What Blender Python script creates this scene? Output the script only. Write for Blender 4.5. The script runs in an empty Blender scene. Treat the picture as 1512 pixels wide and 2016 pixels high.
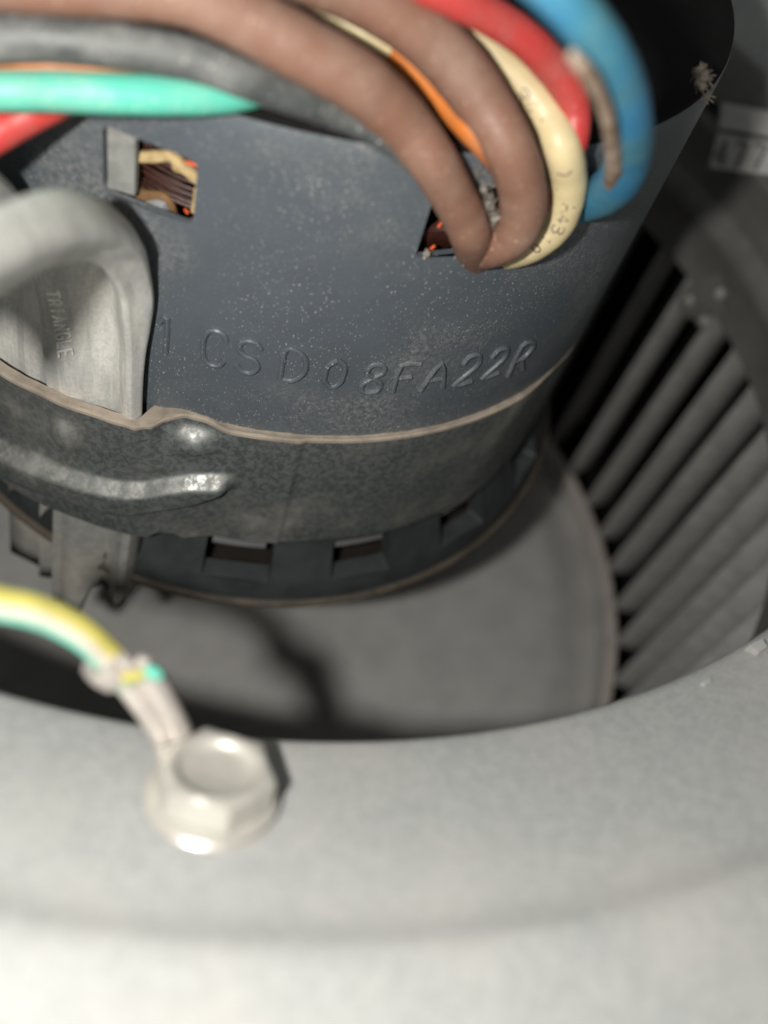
import bpy, math, random
from mathutils import Vector, Matrix
import numpy as np
random.seed(7)
scene = bpy.context.scene
COL = scene.collection
U = 0.045                      # radius of the motor shell in metres; all shapes below are in shell radii

# ------------------------------------------------------------------ camera, world, lamp, exposure
cam_d = bpy.data.cameras.new('camera')
cam = bpy.data.objects.new('camera', cam_d); COL.objects.link(cam)
scene.camera = cam
CAM = Vector((-0.48, -2.42, 3.8)) 
XA = Vector((0.9634, -0.1519, 0.221)); YA = Vector((0.0, 0.8241, 0.5665)); ZA = Vector((-0.2682, -0.5457, 0.7939))
M = Matrix((XA, YA, ZA)).transposed().to_4x4(); M.translation = CAM*U
cam.matrix_world = M
cam_d.sensor_width = 36; cam_d.lens = 33.04
cam_d.clip_start = 0.002; cam_d.clip_end = 10
cam_d.dof.use_dof = True; cam_d.dof.focus_distance = 2.12*U; cam_d.dof.aperture_fstop = 14.0
world = bpy.data.worlds.new('World'); scene.world = world; world.use_nodes = True
bg = world.node_tree.nodes['Background']; bg.inputs[0].default_value = (0.95, 1.0, 1.0, 1); bg.inputs[1].default_value = 0.17
# the phone's flash, a little to the left of the lens
fl = bpy.data.lights.new('flash', 'POINT'); fl.energy = 0.545; fl.color = (1.0, 0.985, 0.94); fl.shadow_soft_size = 0.0022
flo = bpy.data.objects.new('flash', fl); COL.objects.link(flo)
flo.location = (CAM - XA*0.37 + ZA*0.20)*U
scene.view_settings.view_transform = 'Standard'; scene.view_settings.look = 'None'
scene.view_settings.exposure = 0.0; scene.view_settings.gamma = 1.0
scene.cycles.max_bounces = 8
scene.cycles.sample_clamp_indirect = 4.0

# ------------------------------------------------------------------ materials
class NT:
    def __init__(s, name, rough=0.5, metal=0.0, spec=0.5):
        s.m = bpy.data.materials.new(name); s.m.use_nodes = True; s.t = s.m.node_tree
        s.b = s.t.nodes['Principled BSDF']
        s.b.inputs['Roughness'].default_value = rough; s.b.inputs['Metallic'].default_value = metal
        s.b.inputs['Specular IOR Level'].default_value = spec
        tc = s.n('ShaderNodeTexCoord'); s.co = s.vm(tc.outputs['Object'], (1/U,)*3)
    def n(s, k, **kw):
        x = s.t.nodes.new(k)
        for a, v in kw.items(): setattr(x, a, v)
        return x
    def ln(s, a, b): s.t.links.new(a, b)
    def vm(s, v, sc):
        x = s.n('ShaderNodeVectorMath', operation='MULTIPLY'); s.ln(v, x.inputs[0]); x.inputs[1].default_value = sc
        return x.outputs[0]
    def noise(s, scale, detail=3, rough=0.55, stretch=None, dist=0.0):
        x = s.n('ShaderNodeTexNoise'); x.inputs['Scale'].default_value = scale; x.inputs['Detail'].default_value = detail
        x.inputs['Roughness'].default_value = rough; x.inputs['Distortion'].default_value = dist
        s.ln(s.vm(s.co, stretch) if stretch else s.co, x.inputs['Vector']); return x.outputs['Fac']
    def voro(s, scale, stretch=None, feature='F1'):
        x = s.n('ShaderNodeTexVoronoi', feature=feature); x.inputs['Scale'].default_value = scale
        s.ln(s.vm(s.co, stretch) if stretch else s.co, x.inputs['Vector']); return x
    def ramp(s, f, lo, hi, a=0.0, b=1.0):
        x = s.n('ShaderNodeMapRange'); x.interpolation_type = 'SMOOTHSTEP'
        s.ln(f, x.inputs[0])
        for i, v in enumerate((lo, hi, a, b)): x.inputs[i+1].default_value = v
        return x.outputs[0]
    def math(s, op, a, b):
        x = s.n('ShaderNodeMath', operation=op)
        for i, v in enumerate((a, b)):
            if isinstance(v, (int, float)): x.inputs[i].default_value = v
            else: s.ln(v, x.inputs[i])
        return x.outputs[0]
    def mix(s, f, a, b):
        x = s.n('ShaderNodeMix', data_type='RGBA')
        for sock, v in ((x.inputs[0], f), (x.inputs[6], a), (x.inputs[7], b)):
            if isinstance(v, (int, float)): sock.default_value = v
            elif isinstance(v, tuple): sock.default_value = (*v, 1)
            else: s.ln(v, sock)
        return x.outputs[2]
    def col(s, c):
        if isinstance(c, tuple): s.b.inputs['Base Color'].default_value = (*c, 1)
        else: s.ln(c, s.b.inputs['Base Color'])
    def rough(s, r): s.ln(r, s.b.inputs['Roughness'])
    def bump(s, h, strength=0.3, dist=0.005):
        x = s.n('ShaderNodeBump'); x.inputs['Strength'].default_value = strength; x.inputs['Distance'].default_value = dist*U
        s.ln(h, x.inputs['Height']); s.ln(x.outputs[0], s.b.inputs['Normal'])

def m_shell(name, base, dusty, amount=1.0):
    t = NT(name, 0.42, 0.0, 0.4)
    big = t.noise(2.2, 4, 0.6)
    patch = t.ramp(big, 0.44, 0.68)
    v = t.voro(95, (1, 1, 0.7)); v2 = t.voro(170, (1.0, 1.4, 0.6))
    thin = t.noise(150, 2, 0.5)
    dens = t.noise(5, 3, 0.6)
    s1 = t.math('MULTIPLY', t.ramp(v.outputs['Distance'], 0.25, 0.10), t.ramp(dens, 0.34, 0.60))
    s2 = t.math('MULTIPLY', t.ramp(v2.outputs['Distance'], 0.30, 0.12), t.ramp(dens, 0.28, 0.6))
    rnd = t.n('ShaderNodeSeparateColor'); t.ln(v.outputs['Color'], rnd.inputs[0])
    s1 = t.math('MULTIPLY', s1, t.ramp(rnd.outputs[0], 0.15, 0.8))
    rn2 = t.n('ShaderNodeSeparateColor'); t.ln(v2.outputs['Color'], rn2.inputs[0])
    s2 = t.math('MULTIPLY', s2, t.ramp(rn2.outputs[1], 0.1, 0.8))
    sp = t.math('MULTIPLY', t.math('MAXIMUM', s1, s2), t.ramp(thin, 0.38, 0.55))
    film = t.math('MULTIPLY', patch, t.ramp(t.noise(90, 4, 0.75), 0.35, 0.72, 0.0, 0.75))
    c = t.mix(t.ramp(t.noise(9, 5, 0.6), 0.3, 0.7, 0.0, 0.35), base, tuple(x*0.72 for x in base))
    c = t.mix(t.math('MULTIPLY', film, 0.75*amount), c, dusty)
    c = t.mix(t.math('MULTIPLY', sp, 0.68*amount), c, tuple(min(1, x*1.5) for x in dusty))
    t.col(c); t.rough(t.ramp(film, 0.0, 0.6, 0.40, 0.75))
    t.bump(t.noise(120, 3, 0.6), 0.10, 0.004)
    return t.m

def m_galv(name, lo, hi, rough=0.45, metal=0.35, scale=42, dust=(0.50, 0.46, 0.40), dust_amt=0.5, bump=0.08, ledge=False, stretch=None):
    t = NT(name, rough, metal, 0.5)
    sp = t.ramp(t.noise(scale, 4, 0.62, stretch, 0.0 if stretch else 0.6), 0.40, 0.60)
    fine = t.noise(scale*4, 3, 0.6)
    c = t.mix(sp, lo, hi)
    c = t.mix(t.ramp(fine, 0.35, 0.7, 0.0, 0.35), c, tuple(x*0.6 for x in lo))
    d = t.math('MULTIPLY', t.ramp(t.noise(3.1, 4, 0.6), 0.42, 0.72), dust_amt)
    if ledge:                                                       # dust that has settled on ledges facing the open side
        g = t.n('ShaderNodeNewGeometry'); sx = t.n('ShaderNodeSeparateXYZ'); t.ln(g.outputs['Normal'], sx.inputs[0])
        d = t.math('MAXIMUM', d, t.math('MULTIPLY', t.ramp(sx.outputs[2], 0.25, 0.85), t.ramp(t.noise(40, 5, 0.7), 0.30, 0.70, 0.15, 0.55)))
    c = t.mix(d, c, dust)
    t.col(c); t.rough(t.math('ADD', t.ramp(sp, 0, 1, rough+0.12, rough-0.06), t.ramp(d, 0.2, 0.7, 0.0, 0.35)))
    t.ln(t.ramp(d, 0.2, 0.7, metal, 0.0), t.b.inputs['Metallic'])
    t.bump(fine, bump, 0.004)
    return t.m

def m_plain(name, c, rough=0.5, metal=0.0, spec=0.5, var=0.25, scale=20, bump=0.06, c2=None, lo=0.35, hi=0.7):
    t = NT(name, rough, metal, spec)
    t.col(t.mix(t.ramp(t.noise(scale, 4, 0.6), lo, hi), c, c2 or tuple(x*(1-var) for x in c)))
    t.bump(t.noise(scale*5, 3, 0.6), bump, 0.004)
    return t.m

def m_wire(name, c, dusty=(0.36, 0.31, 0.26), dust=0.35, rough=0.42, grime=None):
    t = NT(name, rough, 0.0, 0.45)
    x = t.mix(t.ramp(t.noise(4, 4, 0.6), 0.35, 0.7), c, grime or tuple(v*0.72 for v in c))
    d = t.math('MULTIPLY', t.ramp(t.noise(8, 5, 0.7), 0.35, 0.85), dust)
    x = t.mix(d, x, dusty)
    sp = t.voro(105, (1, 1, 0.7)); rnd = t.n('ShaderNodeSeparateColor'); t.ln(sp.outputs['Color'], rnd.inputs[0])
    fl = t.math('MULTIPLY', t.ramp(sp.outputs['Distance'], 0.30, 0.10), t.ramp(rnd.outputs[0], 0.50, 0.95))
    x = t.mix(t.math('MULTIPLY', fl, 0.7*min(1, dust*2)), x, tuple(v*1.4 for v in dusty))
    t.col(x); t.bump(t.noise(34, 5, 0.7), 0.20, 0.006)
    t.rough(t.ramp(d, 0, 0.4, rough, 0.75))
    return t.m

MT = {}
MT['shell'] = m_shell('painted_motor_shell', (0.092, 0.106, 0.120), (0.33, 0.305, 0.28))
MT['bell'] = m_plain('painted_end_bell', (0.045, 0.050, 0.050), 0.45, 0, 0.4, 0.3, 12)
MT['band'] = m_galv('galvanised_band', (0.115, 0.130, 0.130), (0.245, 0.26, 0.255), 0.36, 0.45, 60, (0.36, 0.33, 0.29), 0.50, ledge=True)
MT['edge'] = m_plain('dusty_band_edge', (0.36, 0.30, 0.24), 0.85, 0, 0.2, 0.35, 14, 0.25)
MT['arm'] = m_galv('galvanised_arm', (0.56, 0.555, 0.52), (0.74, 0.72, 0.66), 0.42, 0.12, 26, (0.80, 0.76, 0.68), 0.5, 0.03, False, (1, 1, 0.14))
MT['foot'] = m_galv('galvanised_foot', (0.30, 0.30, 0.28), (0.40, 0.39, 0.36), 0.42, 0.2, 30, (0.42, 0.38, 0.32), 0.6, 0.03)
MT['ring'] = m_galv('galvanised_inlet_ring', (0.295, 0.30, 0.29), (0.345, 0.348, 0.336), 0.6, 0.0, 40, (0.355, 0.335, 0.31), 0.55, 0.35)
MT['plate'] = m_plain('zinc_backplate', (0.57, 0.55, 0.525), 0.62, 0.0, 0.4, 0.12, 6, 0.05)
MT['blade'] = m_plain('zinc_blades', (0.50, 0.49, 0.47), 0.55, 0.0, 0.4, 0.25, 9, 0.05)
MT['chrome'] = m_plain('bright_lead', (0.75, 0.75, 0.76), 0.2, 0.8, 0.5, 0.1)
MT['tab'] = m_plain('dusty_tab', (0.27, 0.27, 0.25), 0.7, 0, 0.3, 0.3, 40)
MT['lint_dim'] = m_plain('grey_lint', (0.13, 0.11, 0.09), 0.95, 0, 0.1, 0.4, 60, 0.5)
MT['cap'] = m_plain('shadow_black_end_cap', (0.010, 0.009, 0.009), 0.85, 0, 0.1)  # near-black colour stands in for the wires' shadow over the motor top
MT['rim_brown'] = m_plain('dusty_brown_rim', (0.085, 0.07, 0.052), 0.7, 0, 0.3, 0.4, 14)
MT['plate2'] = m_plain('zinc_end_ring', (0.20, 0.195, 0.185), 0.6, 0, 0.4, 0.2, 7)
MT['rim'] = m_plain('dusty_rim', (0.62, 0.55, 0.50), 0.7, 0, 0.3, 0.2, 9)
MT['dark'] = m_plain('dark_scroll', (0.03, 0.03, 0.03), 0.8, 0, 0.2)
MT['tin'] = m_plain('tinned_terminal', (0.62, 0.56, 0.51), 0.30, 0.60, 0.5, 0.25, 16, 0.10)
MT['bolt'] = m_plain('zinc_bolt', (0.44, 0.42, 0.375), 0.42, 0.30, 0.5, 0.15, 14, 0.04)
MT['copper'] = m_plain('enamelled_copper', (0.060, 0.022, 0.016), 0.28, 0.2, 0.6, 0.5, 30)
MT['bright_copper'] = m_plain('bright_copper', (0.85, 0.14, 0.05), 0.3, 0.2, 0.6, 0.2, 30)
MT['cord'] = m_plain('lacing_cord', (0.55, 0.40, 0.20), 0.75, 0, 0.2, 0.35, 60, 0.4)
MT['sleeve'] = m_plain('brown_insulation', (0.20, 0.11, 0.05), 0.6, 0, 0.3, 0.4, 30)
MT['paper'] = m_plain('white_insulation', (0.45, 0.46, 0.47), 0.6, 0, 0.3, 0.2, 30)
MT['core'] = m_plain('dark_core', (0.018, 0.014, 0.012), 0.7, 0, 0.3)
MT['ink'] = m_plain('faded_ink', (0.13, 0.09, 0.12), 0.7, 0, 0.2, 0.5, 90)
MT['scratch'] = m_plain('raised_lettering', (0.95, 0.93, 0.86), 0.40, 0.0, 0.5)
MT['lint'] = m_plain('lint', (0.30, 0.27, 0.23), 0.95, 0, 0.1, 0.4, 60, 0.5)
MT['varnish'] = m_plain('dried_varnish', (0.42, 0.33, 0.26), 0.8, 0, 0.2, 0.6, 26, 0.6, c2=(0.20, 0.12, 0.07))
MT['sticker'] = m_plain('pale_sticker', (0.85, 0.82, 0.78), 0.6, 0, 0.3, 0.1, 10)
MT['sticker_ink'] = m_plain('grey_print', (0.20, 0.20, 0.19), 0.6, 0, 0.3)
MT['w_brown'] = m_wire('brown_sleeve', (0.215, 0.108, 0.072), (0.42, 0.30, 0.235), 0.42, 0.55, (0.180, 0.094, 0.064))
MT['w_black'] = m_wire('black_sleeve', (0.060, 0.064, 0.064), (0.40, 0.40, 0.37), 0.65, 0.42)
MT['w_orange'] = m_wire('orange_sleeve', (0.60, 0.17, 0.025), (0.36, 0.30, 0.24), 0.25)
MT['w_cream'] = m_wire('cream_sleeve', (0.68, 0.55, 0.31), (0.50, 0.42, 0.30), 0.15)
MT['w_red'] = m_wire('red_sleeve', (0.50, 0.045, 0.040), (0.45, 0.36, 0.30), 0.22)
MT['w_blue'] = m_wire('blue_sleeve', (0.040, 0.20, 0.36), (0.20, 0.30, 0.26), 0.40, 0.48, (0.05, 0.20, 0.25))
MT['w_green'] = m_wire('green_sleeve', (0.10, 0.50, 0.37), (0.50, 0.62, 0.52), 0.4, 0.38)
MT['w_highlight'] = m_wire('painted_highlight', (0.43, 0.385, 0.32), (0.40, 0.36, 0.30), 0.2, 0.5)  # flash highlight on the ground wire, painted as a cream colour
MT['w_yellow'] = m_wire('yellow_sleeve', (0.40, 0.35, 0.085), (0.22, 0.19, 0.08), 0.8, 0.48, (0.34, 0.30, 0.06))

# ------------------------------------------------------------------ mesh helpers
def pol(r, deg, z):
    a = math.radians(deg); return (r*math.cos(a), r*math.sin(a), z)
class MB:
    def __init__(s): s.v = []; s.f = []
    def add(s, vs, fs):
        o = len(s.v); s.v += [tuple(p) for p in vs]; s.f += [tuple(i+o for i in f) for f in fs]; return s
    def grid(s, rows, close_u=False, close_v=False, flip=False):
        n, m = len(rows), len(rows[0]); fs = []
        for i in range(n if close_v else n-1):
            for j in range(m if close_u else m-1):
                a, b = i*m+j, i*m+(j+1) % m; c, d = ((i+1) % n)*m+(j+1) % m, ((i+1) % n)*m+j
                fs.append((a, d, c, b) if flip else (a, b, c, d))
        return s.add([p for r in rows for p in r], fs)
    def revolve(s, prof, a0=0, a1=360, n=180, flip=False):
        full = abs(a1-a0) >= 360
        k = n if full else n+1
        rows = [[pol(r, a0+(a1-a0)*i/n, z) for r, z in prof] for i in range(k)]
        return s.grid(rows, close_v=full, flip=flip)
    def tube(s, pts, rad=None, seg=14, sub=5, caps=True, squash=None, wob=0.0):
        """pts: (x,y,z,r) or (x,y,z) with rad"""
        P = [Vector(p[:3]) for p in pts]; Rr = [(p[3] if len(p) > 3 else rad) for p in pts]
        C, Q = [], []
        n = len(P)
        if n > 2 and sub > 1:
            for i in range(n-1):
                p0, p1, p2, p3 = P[max(i-1, 0)], P[i], P[i+1], P[min(i+2, n-1)]
                for k in range(sub):
                    t = k/sub
                    C.append(0.5*((2*p1)+(p2-p0)*t+(2*p0-5*p1+4*p2-p3)*t*t+(3*p1-p0-3*p2+p3)*t**3))
                    Q.append(Rr[i]*(1-t)+Rr[i+1]*t)
            C.append(P[-1]); Q.append(Rr[-1])
        else: C, Q = P, Rr
        # smooth radii
        for _ in range(3): Q = [Q[0]]+[(Q[i-1]+2*Q[i]+Q[i+1])/4 for i in range(1, len(Q)-1)]+[Q[-1]]
        T = [(C[min(i+1, len(C)-1)]-C[max(i-1, 0)]).normalized() for i in range(len(C))]
        N = T[0].orthogonal().normalized(); rows = []
        for i in range(len(C)):
            N = (N-T[i]*N.dot(T[i])).normalized(); Bn = T[i].cross(N)
            w = 1+wob*math.sin(i*1.7)*math.sin(i*0.6+1)
            rows.append([C[i]+(N*math.cos(2*math.pi*j/seg)+Bn*math.sin(2*math.pi*j/seg))*Q[i]*w for j in range(seg)])
        s.grid(rows, close_u=True)
        if caps:
            b = len(s.v)-len(C)*seg
            s.f.append(tuple(b+j for j in range(seg))[::-1]); e = len(s.v)-seg; s.f.append(tuple(e+j for j in range(seg)))
        s.path = (C, T, Q)
        return s
    def blob(s, c, r, seed, nu=10, nv=7, jag=0.4, sc=(1, 1, 1)):
        rnd = random.Random(seed); rows = []
        for i in range(nv+1):
            th = math.pi*i/nv; row = []
            for j in range(nu):
                k = r*(1+jag*(rnd.random()-0.5)*2) if 0 < i < nv else r
                ph = 2*math.pi*j/nu
                row.append((c[0]+k*sc[0]*math.sin(th)*math.cos(ph), c[1]+k*sc[1]*math.sin(th)*math.sin(ph), c[2]+k*sc[2]*math.cos(th)))
            rows.append(row)
        return s.grid(rows, close_u=True, flip=True)
    def prism(s, poly, off):
        """poly: list of Vectors; off: extrusion vector"""
        n = len(poly); a = [Vector(p) for p in poly]; b = [p+Vector(off) for p in a]
        return s.add(a+b, [tuple(range(n))[::-1], tuple(range(n, 2*n))]+[(i, (i+1) % n, n+(i+1) % n, n+i) for i in range(n)])
    def build(s, name, mat, parent=None, base=None, smooth=True):
        root = parent
        while root is not None and root.parent: root = root.parent
        o = Vector(root['_b']) if root else Vector(base if base is not None else (0, 0, 0))
        me = bpy.data.meshes.new(name)
        me.from_pydata([tuple((Vector(p)-o)*U) for p in s.v], [], s.f); me.update()
        if smooth:
            me.polygons.foreach_set('use_smooth', [True]*len(me.polygons))
            try: me.set_sharp_from_angle(angle=math.radians(38))
            except Exception: pass
        me.materials.append(MT[mat])
        ob = bpy.data.objects.new(name, me); COL.objects.link(ob)
        if parent: ob.parent = parent
        else: ob.location = o*U; ob['_b'] = tuple(o)
        return ob
def tag(o, label, cat, group=None, kind=None):
    o['label'] = label; o['category'] = cat
    if group: o['group'] = group
    if kind: o['kind'] = kind
    return o
def thing(name, base, label, cat, group=None):
    o = bpy.data.objects.new(name, None); COL.objects.link(o); o.empty_display_size = 0.01
    o.location = Vector(base)*U; o['_b'] = tuple(base)
    return tag(o, label, cat, group)
def lerp_tab(tab, x):
    for (a, p), (b, q) in zip(tab, tab[1:]):
        if x <= b:
            if x <= a: return p
            t = (x-a)/(b-a); t = t*t*(3-2*t); return p+(q-p)*t
    return tab[-1][1]
def sst(a, b, x):
    t = max(0, min(1, (x-a)/(b-a))); return t*t*(3-2*t)
def sheet_with_holes(mb, rfun, fa, fb, step, zs, holes, depth=0.03):
    """a curved sheet in (angle, z) with rounded rectangular openings (f0, f1, z0, z1, corner) and their inner walls"""
    fs = set(round(fa+i*step, 4) for i in range(int(round((fb-fa)/step))+1)); zz = set(zs)
    for f0, f1, z0, z1, c in holes:
        cd = math.degrees(c)
        fs |= {f0, f0+cd, f1-cd, f1}; zz |= {z0, z0+c, z1-c, z1}
    fs = sorted(fs); zz = sorted(zz)
    idx = {}
    def vid(f, z, rr=None):
        k = (round(f, 5), round(z, 5), rr)
        if k not in idx:
            idx[k] = len(mb.v); mb.v.append(pol(rr if rr else rfun(f, z), f, z))
        return idx[k]
    for f, g in zip(fs, fs[1:]):
        for z, w in zip(zz, zz[1:]):
            cf, cz = (f+g)/2, (z+w)/2; hole = None
            for h in holes:
                if h[0] < cf < h[1] and h[2] < cz < h[3]: hole = h
            if not hole: mb.f.append((vid(f, z), vid(g, z), vid(g, w), vid(f, w)))
    for f0, f1, z0, z1, c in holes:
        cd = math.degrees(c); loop = []
        for cx, cz, a0, corner in ((f1-cd, z0+c, -90, (f1, z0)), (f1-cd, z1-c, 0, (f1, z1)), (f0+cd, z1-c, 90, (f0, z1)), (f0+cd, z0+c, 180, (f0, z0))):
            arc = [(cx+cd*math.cos(math.radians(a0+k*22.5)), cz+c*math.sin(math.radians(a0+k*22.5))) for k in range(5)]
            loop += arc; ids = [vid(*p) for p in arc]; k = vid(*corner)
            for i in range(4): mb.f.append((k, ids[i+1], ids[i]))
        o = len(mb.v); n = len(loop)
        for f, z in loop:
            r = rfun(f, z); mb.v.append(pol(r, f, z)); mb.v.append(pol(r-depth, f, z))
        for i in range(n):
            j = (i+1) % n; mb.f.append((o+2*i, o+2*j, o+2*j+1, o+2*i+1))
STROKES = {
 '1': [[(0.15, 0.8), (0.5, 1), (0.5, 0)]],
 'C': [[(0.95, 0.8), (0.75, 1), (0.3, 1), (0.05, 0.75), (0.05, 0.25), (0.3, 0), (0.75, 0), (0.95, 0.2)]],
 'S': [[(0.92, 0.82), (0.7, 1), (0.3, 1), (0.08, 0.78), (0.3, 0.54), (0.7, 0.46), (0.92, 0.24), (0.7, 0), (0.3, 0), (0.08, 0.18)]],
 'D': [[(0.08, 0), (0.08, 1), (0.55, 1), (0.92, 0.7), (0.92, 0.3), (0.55, 0), (0.08, 0)]],
 '0': [[(0.5, 1), (0.15, 0.8), (0.1, 0.5), (0.15, 0.2), (0.5, 0), (0.85, 0.2), (0.9, 0.5), (0.85, 0.8), (0.5, 1)]],
 '8': [[(0.5, 0.54), (0.15, 0.72), (0.25, 0.95), (0.5, 1), (0.75, 0.95), (0.85, 0.72), (0.5, 0.54), (0.1, 0.3), (0.2, 0.05), (0.5, 0), (0.8, 0.05), (0.9, 0.3), (0.5, 0.54)]],
 'F': [[(0.1, 0), (0.1, 1), (0.9, 1)], [(0.1, 0.53), (0.7, 0.53)]],
 'A': [[(0.02, 0), (0.5, 1), (0.98, 0)], [(0.2, 0.36), (0.8, 0.36)]],
 '2': [[(0.08, 0.75), (0.25, 0.97), (0.7, 0.97), (0.9, 0.75), (0.8, 0.5), (0.05, 0), (0.95, 0)]],
 'R': [[(0.1, 0), (0.1, 1), (0.65, 1), (0.9, 0.8), (0.65, 0.52), (0.1, 0.5)], [(0.5, 0.5), (0.95, 0)]],
 'T': [[(0, 1), (1, 1)], [(0.5, 1), (0.5, 0)]],
 'I': [[(0.5, 0), (0.5, 1)]],
 'N': [[(0.08, 0), (0.08, 1), (0.92, 0), (0.92, 1)]],
 'G': [[(0.95, 0.82), (0.7, 1), (0.3, 1), (0.06, 0.75), (0.06, 0.25), (0.3, 0), (0.75, 0), (0.95, 0.22), (0.95, 0.48), (0.6, 0.48)]],
 'L': [[(0.1, 1), (0.1, 0), (0.9, 0)]],
 'E': [[(0.9, 1), (0.1, 1), (0.1, 0), (0.9, 0)], [(0.1, 0.52), (0.75, 0.52)]],
 'M': [[(0.05, 0), (0.05, 1), (0.5, 0.35), (0.95, 1), (0.95, 0)]],
 '4': [[(0.7, 0), (0.7, 1), (0.05, 0.3), (0.95, 0.3)]],
 'B': [[(0.1, 0), (0.1, 1), (0.65, 1), (0.85, 0.78), (0.65, 0.53), (0.1, 0.53)], [(0.65, 0.53), (0.9, 0.28), (0.65, 0), (0.1, 0)]],
 ')': [[(0.35, 1.05), (0.62, 0.75), (0.68, 0.5), (0.62, 0.25), (0.35, -0.05)]],
 '.': [[(0.4, 0.05), (0.6, 0.05)]],
 "'": [[(0.5, 1), (0.5, 0.75)]],
 '7': [[(0.05, 1), (0.95, 1), (0.4, 0)]],
}

# ------------------------------------------------------------------ blower housing (inlet ring, scroll)
housing = thing('blower_housing', (0, 0, 2.3), 'pale galvanised blower housing whose curved inlet ring fills the bottom of the photo', 'housing')
prof = [(1.925, 2.06), (1.90, 2.12), (1.872, 2.24), (1.862, 2.278), (1.862, 2.292), (1.868, 2.303), (1.880, 2.312)]
for i in range(1, 11): prof.append((1.880+0.030*i, 2.312+0.0165*i+0.004*math.sin(i/11*math.pi)))
prof += [(2.192, 2.487), (2.204, 2.4965), (2.214, 2.5055), (2.222, 2.5115), (2.232, 2.517), (2.245, 2.5225), (2.262, 2.528), (2.285, 2.534), (2.36, 2.560), (2.6, 2.66), (3.2, 2.91)]
MB().revolve(prof, n=360).build('inlet_ring', 'ring', housing)
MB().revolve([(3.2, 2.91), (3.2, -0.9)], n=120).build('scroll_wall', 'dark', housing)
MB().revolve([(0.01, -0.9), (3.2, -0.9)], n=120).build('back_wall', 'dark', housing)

for q in [[(0.7204, -1.7296, 2.302), (0.7537, -1.7186, 2.302), (0.7582, -1.7358, 2.302), (0.7306, -1.7503, 2.302)], [(0.5826, -1.8036, 2.302), (0.6012, -1.7961, 2.302), (0.6054, -1.8027, 2.302), (0.5868, -1.8102, 2.302)]]:
    MB().prism([Vector(p) for p in q], Vector((0, 0, 0.03))).build('lip_tab', 'ring', housing)
# ------------------------------------------------------------------ blower wheel
wheel = thing('blower_fan', (0, 0, 0), 'grey squirrel cage blower wheel behind the motor, its blades in shadow at the right', 'blower wheel')
MB().revolve([(0.0, 0.0), (0.5, 0.0), (1.0, 0.0), (1.60, 0.0), (1.655, -0.004), (1.70, -0.022), (1.80, -0.065), (1.893, -0.10), (1.897, 0.0)], n=240).build('back_plate', 'plate', wheel)
MB().revolve([(1.897, 0.0), (1.903, 0.045), (1.925, 0.055), (1.945, 0.05), (1.955, 0.02), (1.955, -0.12)], n=240).build('plate_rim', 'rim', wheel)
MB().revolve([(0.16, 0.0), (0.16, 0.5), (0.14, 0.52), (0.0, 0.52)], n=48).build('hub', 'plate', wheel)
def blade_mesh():
    m = MB(); rows = []
    for z in (0.0, 0.35, 0.7, 1.05, 1.43):
        row = []
        for k in range(7):
            u = k/6; r = 1.955+0.185*u; a = 0.75*u-0.5*math.sin(u*3.14)
            row.append(pol(r, a, z))
        back = []
        for k in range(6, -1, -1):
            u = k/6; r = 1.955+0.185*u; a = 0.75*u-0.5*math.sin(u*3.14)+0.28
            back.append(pol(r, a, z))
        rows.append(row+back)
    m.grid(rows, close_u=True); return m
NB = 58
b0 = blade_mesh().build('blade', 'blade', wheel)
for i in range(NB):
    b = b0 if i == 0 else b0.copy()
    if i: COL.objects.link(b); b.parent = wheel
    b.rotation_euler = (0, 0, math.radians(0.9+360/NB*i+random.uniform(-0.25, 0.25)))
MB().revolve([(1.975, 1.40), (1.955, 1.42), (1.95, 1.60), (1.925, 1.635), (1.915, 1.68), (1.93, 1.72), (1.955, 1.75), (1.945, 1.86), (1.915, 1.97), (1.93, 2.0), (2.12, 2.0), (2.12, 1.40)], n=240).build('end_ring', 'plate2', wheel)

# balance clip pinched over two blades
clip = thing('balance_clip', (1.9131, 0.2548, 1.4525), 'small grey balance clip pinched over the blades at the right', 'clip')
cb = [(1.888, 0.4005, 1.3363), (1.8897, 0.3925, 1.4205), (1.896, 0.3609, 1.4327), (1.8962, 0.3597, 1.5023), (1.908, 0.2908, 1.5874), (1.9144, 0.2447, 1.5693), (1.921, 0.1861, 1.5907), (1.9199, 0.1971, 1.5191), (1.9244, 0.147, 1.4935), (1.9177, 0.2176, 1.4361), (1.9171, 0.2231, 1.3537), (1.9097, 0.2794, 1.3519), (1.9028, 0.3231, 1.3027)]
n_in = Vector((-1, -0.15, 0.25)).normalized()
MB().prism([Vector(p) for p in cb], n_in*0.03).build('clip_body', 'plate2', clip)
for p in [(1.8704, 0.3341, 1.3973), (1.8875, 0.2178, 1.5475), (1.8891, 0.203, 1.4071)]:
    MB().blob(p, 0.022, 3, jag=0.25).build('clip_tooth', 'blade', clip)

# pale label and vent strip on the far wall of the inlet
lab = [(1.7609, 0.6584, 2.1064), (1.8631, 0.2512, 2.3176), (1.8681, 0.2116, 2.2533), (1.7767, 0.6146, 2.0301)]
st = MB(); P = [Vector(p) for p in lab]; st.prism(P, Vector((-0.02, -0.005, 0))); st = st.build('wall_label', 'sticker', base=P[0])
tag(st, 'pale blank strip of tape on the far wall above the grey block lettering', 'label')
lab2 = [(1.7792, 0.6074, 2.013), (1.8695, 0.1985, 2.2423), (1.8749, 0.1377, 2.1621), (1.7937, 0.5629, 1.8894)]
P = [Vector(p) for p in lab2]
plq = thing('number_label', P[0], 'pale printed label with large grey digits on the far wall at the upper right', 'label')
MB().prism(P, Vector((-0.02, -0.005, 0))).build('backing', 'sticker', plq)
def on_quad(P, u, v): return (P[3]*(1-u)+P[2]*u)*(1-v)+(P[0]*(1-u)+P[1]*u)*v
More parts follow.
